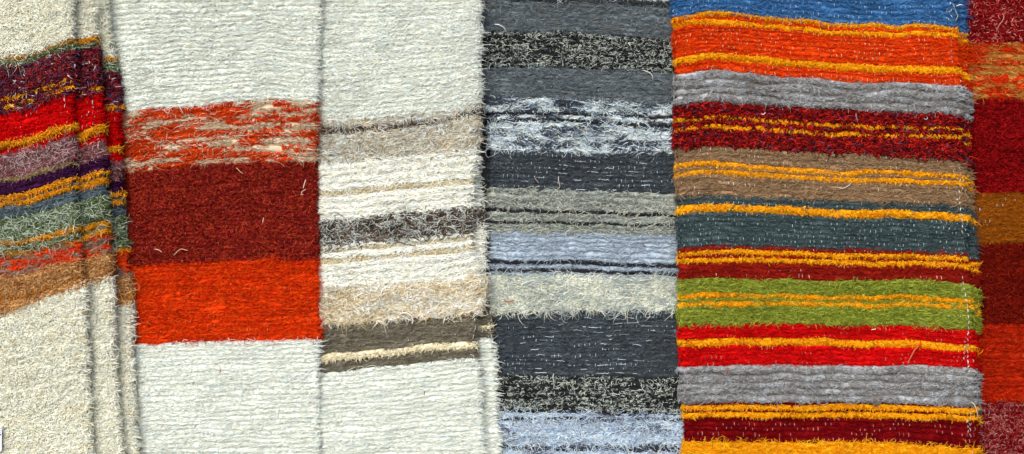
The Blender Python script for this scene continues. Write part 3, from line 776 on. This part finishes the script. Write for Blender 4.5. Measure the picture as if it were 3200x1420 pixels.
weave(ff, kn, [TOPY] * 5, [
    ('upper cream field', [('cream_rib_dense', [384, 380, 366, 352, 322])]),
    ('beige shaggy band under a dark brown line', [('beige_shag', [401, 398, 387, 370, 340]), ('brown_line', [427, 420, 406, 385, 358]), ('beige_shag', [519, 508, 488, 478, 462])]),
    ('soft white band with a thin beige line', [('white_shag', [594, 586, 577, 566, 552]), ('tan_line', [616, 606, 594, 584, 570]), ('white_shag', [698, 684, 668, 656, 640])]),
    ('grey brown mixed shaggy band', [('brown_mix', [778, 762, 748, 736, 716])]),
    ('soft white band with two thin tan lines', [('white_shag', [786, 770, 759, 748, 728]), ('tan_line', [798, 783, 771, 760, 740]), ('white_shag', [816, 802, 790, 778, 758]), ('tan_line', [832, 818, 805, 794, 774]), ('white_shag', [900, 892, 884, 878, 866])]),
    ('tan and white shaggy band', [('tan_mix', [1022, 1008, 996, 986, 974])]),
    ('olive brown band with a cream line', [('olive_brown', [1111, 1098, 1085, 1073, 1062]), ('cream_yellow_line', [1134, 1122, 1109, 1096, 1084]), ('olive_brown', [1168, 1154, 1139, 1128, 1114])]),
    ('lower cream field', [('cream_rib', [BOTY] * 5)])], p, org)
strand(ff, [(1238, 750, 16), (1252, 758, 22), (1272, 764, 20), (1302, 769, 15)], 2.2, (92, 62, 50), p, org)
strand(ff, [(1288, 366, 14), (1286, 380, 20), (1290, 392, 13)], 2.0, (86, 66, 56), p, org)
strand(ff, [(1325, 1219, 14), (1328, 1226, 16), (1327, 1234, 13)], 2.0, (150, 60, 50), p, org)
strand(ff, [(1166, 346, 15), (1178, 362, 24), (1186, 376, 22), (1178, 380, 16)], 3.0, (226, 232, 232), p, org)
strand(ff, [(1250, 980, 14), (1272, 976, 24), (1288, 986, 24), (1292, 1004, 18), (1288, 1012, 15)], 4.0, (240, 238, 230), p, org)
selvedge(ff, [(1482, 985, 16, -.2), (1484, 1000, 10, 0), (1484, 1028, 22, -.3), (1480, 1052, 18, -.2), (1490, 1074, 12, .2)], p, org, 'white stitches at the front edge')

# ---------- 4: grey rug
org = base_at(1830, BOTY, 16)
rug = thing('grey_striped_rug', 'charcoal, grey and icy white striped rug between the cream and the bright rug', 'rug', org, GROUP)
f = Fold([(-100, 1488), (0, 1492), (150, 1496), (290, 1500), (360, 1523), (480, 1529), (620, 1526), (750, 1526), (850, 1520), (950, 1505), (1420, 1500), (1540, 1500)],
         [(-100, 2210), (1540, 2240)], 14, R=10, thick=26, seed=113, wave=11, rough=4)
kn = [1540, 1700, 1800, 1950, 2095]
weave(f, kn, [TOPY] * 5, [
    ('white shaggy band at the head', [('ice_white', [-22, -14, -8, 2, 9])]),
    ('upper mid grey band', [('dark_grey', [0, 8, 12, 20, 28]), ('mid_grey', [100, 98, 101, 114, 127])]),
    ('upper black and white flecked band', [('black_white', [210, 210, 216, 224, 229])]),
    ('second mid grey band', [('mid_grey', [300, 304, 313, 321, 332])]),
    ('icy white band with two dark lines', [('ice_white', [349, 350, 353, 360, 365]), ('dark_line', [358, 358, 361, 369, 374]), ('ice_white', [371, 370, 374, 383, 389]), ('dark_line', [381, 380, 384, 393, 399]), ('ice_white', [474, 475, 480, 484, 487])]),
    ('upper charcoal band', [('charcoal', [584, 590, 597, 602, 605])]),
    ('grey green nubbly band with two dark lines', [('grey_green', [651, 655, 659, 664, 668]), ('dark_line', [661, 665, 668, 674, 679]), ('grey_green', [692, 692, 694, 699, 703]), ('dark_line', [700, 699, 701, 705, 708]), ('grey_green', [725, 724, 725, 731, 735])]),
    ('lavender grey band with two dark lines', [('lavender', [815, 813, 815, 822, 827]), ('dark_line', [825, 823, 825, 832, 837]), ('lavender', [840, 839, 841, 848, 852]), ('dark_line', [848, 848, 851, 858, 863]), ('lavender', [862, 858, 860, 866, 871])]),
    ('chalk white shaggy band', [('chalk', [981, 976, 974, 971, 971])]),
    ('lower charcoal band with pale dashes', [('charcoal', [1178, 1174, 1173, 1176, 1180])]),
    ('lower black and white flecked band', [('black_white', [1286, 1285, 1286, 1289, 1292])]),
    ('pale blue white shaggy band', [('dark_line', [1291, 1291, 1292, 1294, 1296]), ('sky_white', [1306, 1304, 1303, 1304, 1306]), ('dark_line', [1315, 1313, 1312, 1312, 1313]), ('sky_white', [1394, 1392, 1391, 1388, 1386])]),
    ('dark grey band at the foot', [('dark_grey', [1409, 1410, 1411, 1411, 1412]), ('sky_white', [1430, 1431, 1432, 1432, 1433]), ('charcoal', [BOTY] * 5)])], rug, org)
strand(f, [(1546, 78, 14), (1562, 82, 26), (1576, 90, 22), (1582, 102, 14)], 3.4, (214, 222, 220), rug, org)
strand(f, [(2010, 222, 14), (2030, 230, 24), (2038, 242, 22), (2039, 252, 14)], 2.6, (226, 232, 226), rug, org)
strand(f, [(1730, 1166, 14), (1727, 1180, 24), (1731, 1196, 22), (1730, 1214, 14)], 2.4, (206, 210, 200), rug, org)
strand(f, [(1667, 548, 14), (1672, 560, 24), (1684, 574, 20)], 3.0, (170, 160, 140), rug, org)
strand(f, [(1745, 552, 14), (1744, 566, 26), (1750, 584, 22), (1742, 594, 16)], 3.2, (180, 176, 166), rug, org)
strand(f, [(2006, 762, 12), (2010, 766, 16), (2014, 772, 12)], 2.4, (150, 40, 50), rug, org)
strand(f, [(1576, 938, 13), (1588, 944, 20), (1598, 942, 18), (1606, 936, 13)], 3.4, (190, 110, 70), rug, org)

# ---------- 6: dark red rug at the right end
org = base_at(3250, BOTY, 16)
rug = thing('wine_red_rug', 'wine red rug with orange and ochre bands at the far right end', 'rug', org, GROUP)
f = Fold([(-100, 2940), (1540, 2960)], [(-100, 3560), (1540, 3560)], 10, R=14, thick=24, seed=131, wave=8, rough=3)
kn = [2990, 3200, 3560]
weave(f, kn, [TOPY] * 3, [
    ('flecked wine red band', [('wine_speck', [134, 136, 140])]),
    ('streaky orange and ochre band', [('ikat_ochre', [308, 312, 316])]),
    ('plain wine red band', [('wine', [608, 603, 602])]),
    ('ochre brown band', [('ochre', [757, 758, 760])]),
    ('dark rust band', [('rust_dark', [1016, 1014, 1014])]),
    ('ember orange band', [('ember', [1256, 1260, 1262])]),
    ('heathered wine red band', [('wine_heather', [BOTY] * 3)])], rug, org)
strand(f, [(3110, 102, 12), (3113, 86, 20), (3126, 68, 24), (3132, 54, 20), (3128, 44, 13)], 2.2, (214, 150, 140), rug, org)

# ---------- 5: many coloured striped rug
org = base_at(2570, BOTY, 70)
rug = thing('multicoloured_rug', 'brightly striped rug in orange, green, red and grey with thin yellow lines', 'rug', org, GROUP)
kn = [2105, 2220, 2450, 2650, 2850, 2990]
TOP5 = [TOPY] * 6
B5 = [
    ('denim blue band', [('blue', [55, 34, 57, 76, 78, 90])]),
    ('vivid orange band with three yellow lines', [('gold', [66, 47, 68, 87, 90, 100]), ('orange', [72, 58, 81, 98, 100, 107]), ('gold', [87, 73, 94, 112, 113, 119]), ('orange', [181, 164, 184, 202, 206, 210]),
                                                 ('gold', [202, 184, 207, 223, 229, 233]), ('orange', [234, 219, 239, 257, 259, 269])]),
    ('upper grey rope ribbed band', [('rope_grey', [331, 320, 336, 349, 355, 365])]),
    ('leafy maroon band with two thin yellow lines', [('leafy_maroon', [370, 357, 378, 388, 390, 399]), ('gold_thin', [385, 370, 392, 403, 404, 412]), ('leafy_maroon', [401, 386, 402, 414, 416, 424]), ('gold_thin', [415, 401, 417, 430, 430, 438]), ('leafy_maroon', [467, 457, 470, 480, 491, 506])]),
    ('tan brown band with two yellow lines', [('tan_brown', [515, 504, 524, 533, 533, 549]), ('gold', [531, 518, 540, 547, 549, 561]), ('tan_brown', [541, 528, 545, 556, 557, 569]), ('gold', [557, 544, 560, 570, 573, 583]), ('tan_brown', [617, 611, 624, 631, 635, 646])]),
    ('dark slate band with a yellow line', [('slate', [646, 637, 648, 658, 657, 668]), ('gold', [674, 660, 671, 682, 685, 691]), ('slate', [780, 768, 772, 779, 788, 797])]),
    ('brick red band with two yellow lines', [('brick', [795, 780, 785, 793, 795, 803]), ('gold', [807, 794, 799, 807, 811, 815]), ('brick', [813, 805, 809, 813, 818, 823]), ('gold', [827, 819, 823, 829, 833, 838]), ('brick', [878, 867, 873, 878, 875, 884])]),
    ('lime green shaggy band with two yellow lines', [('green', [921, 912, 919, 923, 924, 932]), ('gold', [936, 928, 934, 937, 938, 948]), ('green', [945, 938, 942, 945, 946, 954]), ('gold', [959, 953, 957, 960, 961, 967]), ('green', [1020, 1010, 1011, 1017, 1016, 1030])]),
    ('bright red band with a yellow line', [('red', [1066, 1057, 1057, 1063, 1062, 1074]), ('gold', [1087, 1078, 1080, 1085, 1086, 1093]), ('red', [1150, 1144, 1138, 1144, 1141, 1146])]),
    ('lower grey rope ribbed band', [('rope_grey', [1268, 1261, 1258, 1259, 1261, 1270])]),
    ('deep red band with two yellow lines', [('deep_red', [1270, 1266, 1267, 1263, 1265, 1273]), ('gold', [1284, 1280, 1282, 1281, 1282, 1290]), ('deep_red', [1293, 1288, 1288, 1289, 1289, 1297]), ('gold', [1308, 1304, 1304, 1306, 1309, 1315]), ('deep_red', [1383, 1381, 1383, 1379, 1385, 1398])]),
    ('yellow shaggy band at the foot', [('gold_fringe', [1462, 1460, 1460, 1458, 1462, 1474]), ('orange', [BOTY] * 6)]),
]
fb = Fold([(-100, 2700), (1540, 2760)],
          [(-100, 3024), (0, 3025), (100, 3026), (200, 3030), (300, 3036), (350, 3038), (450, 3036), (570, 3043), (640, 3046), (700, 3054), (760, 3058), (850, 3066), (900, 3065), (1000, 3066), (1060, 3064), (1200, 3065), (1300, 3069), (1420, 3070), (1540, 3072)],
          40, R=13, thick=30, seed=151, fringe=3, wave=4, rough=4)
p = part_empty('fold', 'rear fold peeping out along the edge', rug)


def shift_bands(bands, d, xs, nk):
    out = []
    for lab, segs in bands:
        out.append((lab, [(s, [ys[-1] + d + (BOTY - ys[-1] - d) * (ys[-1] >= BOTY)] * nk) for s, ys in segs]))
    return out


weave(fb, [2900, 3060], [TOPY] * 2, shift_bands(B5, 16, None, 2), p, org)
ff = Fold([(-100, 2092), (0, 2097), (60, 2103), (200, 2111), (340, 2116), (430, 2109), (480, 2114), (600, 2118), (700, 2119), (780, 2120), (880, 2124), (1000, 2122), (1060, 2124), (1150, 2130), (1250, 2133), (1330, 2139), (1420, 2139), (1540, 2142)],
          [(-100, 2990), (0, 2993), (100, 2996), (200, 3005), (290, 3011), (400, 3002), (470, 3012), (560, 3024), (620, 3026), (680, 3034), (780, 3024), (860, 3036), (930, 3044), (1000, 3048), (1080, 3052), (1200, 3054), (1310, 3060), (1420, 3062), (1540, 3064)],
          76, R=17, thick=40, seed=157, fringe=2, wave=11, rough=3)
p = part_empty('fold', 'front fold of the many coloured rug', rug)
weave(ff, kn, TOP5, B5, p, org)
items = []
yy = -40.0
while yy < 1460:
    xe = float(ff.xr(yy))
    runs = vnoise(np.array([yy / 60.0]), np.array([0.5]), 777)[0]
    if runs > .42:
        items.append((xe - 21 + 4 * math.sin(yy / 37), yy, RNG.uniform(9, 16), RNG.normal(0, .25)))
        if runs > .6:
            items.append((xe - 34 + 3 * math.sin(yy / 23), yy + 6, RNG.uniform(7, 12), RNG.normal(0, .2)))
    yy += RNG.uniform(14, 21)
items += [(2977, 20, 20, .6), (2985, 40, 24, .3), (2987, 58, 26, -.3), (2962, 66, 18, .1), (2963, 40, 16, 0)]
selvedge(ff, items, p, org, 'white stitches running down the side of the front fold')
strand(ff, [(2872, 1070, 14), (2864, 1082, 26), (2852, 1090, 26), (2842, 1112, 22), (2832, 1136, 14)], 2.6, (206, 130, 100), p, org)
strand(ff, [(2874, 1068, 16), (2868, 1078, 24), (2860, 1084, 22)], 5.5, (218, 60, 24), p, org)
strand(ff, [(3030, 1254, 15), (3040, 1264, 22), (3046, 1284, 22), (3052, 1304, 15)], 3.2, (206, 198, 186), p, org)
strand(ff, [(2984, 22, 14), (2994, 18, 24), (3004, 20, 18)], 3.0, (236, 238, 240), p, org)
strand(ff, [(2881, 370, 12), (2887, 376, 24), (2894, 372, 20), (2892, 362, 13)], 2.4, (186, 188, 190), p, org)
strand(ff, [(2908, 364, 14), (2906, 372, 20), (2914, 380, 14)], 2.4, (176, 178, 180), p, org)
strand(ff, [(2720, 1030, 15), (2727, 1029, 17), (2734, 1027, 14)], 2.4, (240, 236, 230), p, org)
strand(ff, [(2390, 352, 13), (2384, 360, 22), (2376, 358, 16)], 2.6, (230, 226, 226), p, org)
strand(ff, [(2608, 585, 14), (2630, 591, 22), (2650, 580, 22), (2660, 566, 14)], 2.0, (226, 216, 206), p, org)
strand(ff, [(2672, 352, 14), (2670, 366, 22), (2676, 380, 20), (2672, 388, 14)], 2.6, (150, 150, 156), p, org)
strand(ff, [(2140, 1150, 14), (2160, 1160, 22), (2176, 1156, 14)], 3.6, (220, 20, 16), p, org)
strand(ff, [(2262, 1150, 14), (2272, 1160, 22), (2266, 1172, 14)], 3.6, (214, 16, 14), p, org)
strand(ff, [(2122, 1056, 0), (2112, 1044, 4), (2116, 1038, 6), (2126, 1040, 6)], 3.4, (216, 16, 14), p, org)

# ------------------------------------------------------------------ wall behind the rugs
me = bpy.data.meshes.new('wall')
yb = 22 * S + .02
me.from_pydata([(-1.5, yb, .3), (1.7, yb, .3), (1.7, yb, 2.1), (-1.5, yb, 2.1), (-1.5, yb + .1, .3), (1.7, yb + .1, .3), (1.7, yb + .1, 2.1), (-1.5, yb + .1, 2.1)], [],
               [(0, 1, 2, 3), (5, 4, 7, 6), (4, 0, 3, 7), (1, 5, 6, 2), (3, 2, 6, 7), (4, 5, 1, 0)])
me.materials.append(plain_material('dark_wall', np.array([.05, .05, .055]), .9, .3, 30)); me.update()
w = bpy.data.objects.new('wall', me); COL.objects.link(w); w['kind'] = 'structure'

# ------------------------------------------------------------------ light
ELEV, AZ = 36.0, 18.0       # sun in front of the rugs, up and to the left
wd = bpy.data.worlds.new('World'); scene.world = wd; wd.use_nodes = True
nt = wd.node_tree
bg = nt.nodes['Background']
sky = nt.nodes.new('ShaderNodeTexSky'); sky.sky_type = 'NISHITA'; sky.sun_disc = False
sky.sun_elevation = math.radians(ELEV)
d = np.array([-math.sin(math.radians(AZ)) * math.cos(math.radians(ELEV)), -math.cos(math.radians(AZ)) * math.cos(math.radians(ELEV)), math.sin(math.radians(ELEV))])
sky.sun_rotation = math.atan2(d[0], d[1])
sky.dust_density = 2.5
sky.air_density = 1.0
nt.links.new(sky.outputs['Color'], bg.inputs['Color'])
bg.inputs['Strength'].default_value = 0.15
sun = bpy.data.lights.new('sun', 'SUN'); sun.energy = 3.9; sun.angle = math.radians(48); sun.color = (1.0, .975, .945)
so = bpy.data.objects.new('sun', sun); COL.objects.link(so)
import mathutils
so.rotation_euler = mathutils.Vector(d).to_track_quat('Z', 'Y').to_euler()
so.location = (-2, -3, 4)

# ------------------------------------------------------------------ camera
cam = bpy.data.cameras.new('camera'); cam.sensor_width = 36; cam.lens = 36 * 3.0 / 2.0
cam.clip_end = 100
co = bpy.data.objects.new('camera', cam); COL.objects.link(co)
co.location = (0, -3.0, 1.2); co.rotation_euler = (math.radians(90), 0, 0)
scene.camera = co
scene.view_settings.view_transform = 'Standard'
scene.view_settings.look = 'None'
scene.view_settings.exposure = 0
scene.cycles.max_bounces = 10
scene.cycles.diffuse_bounces = 8
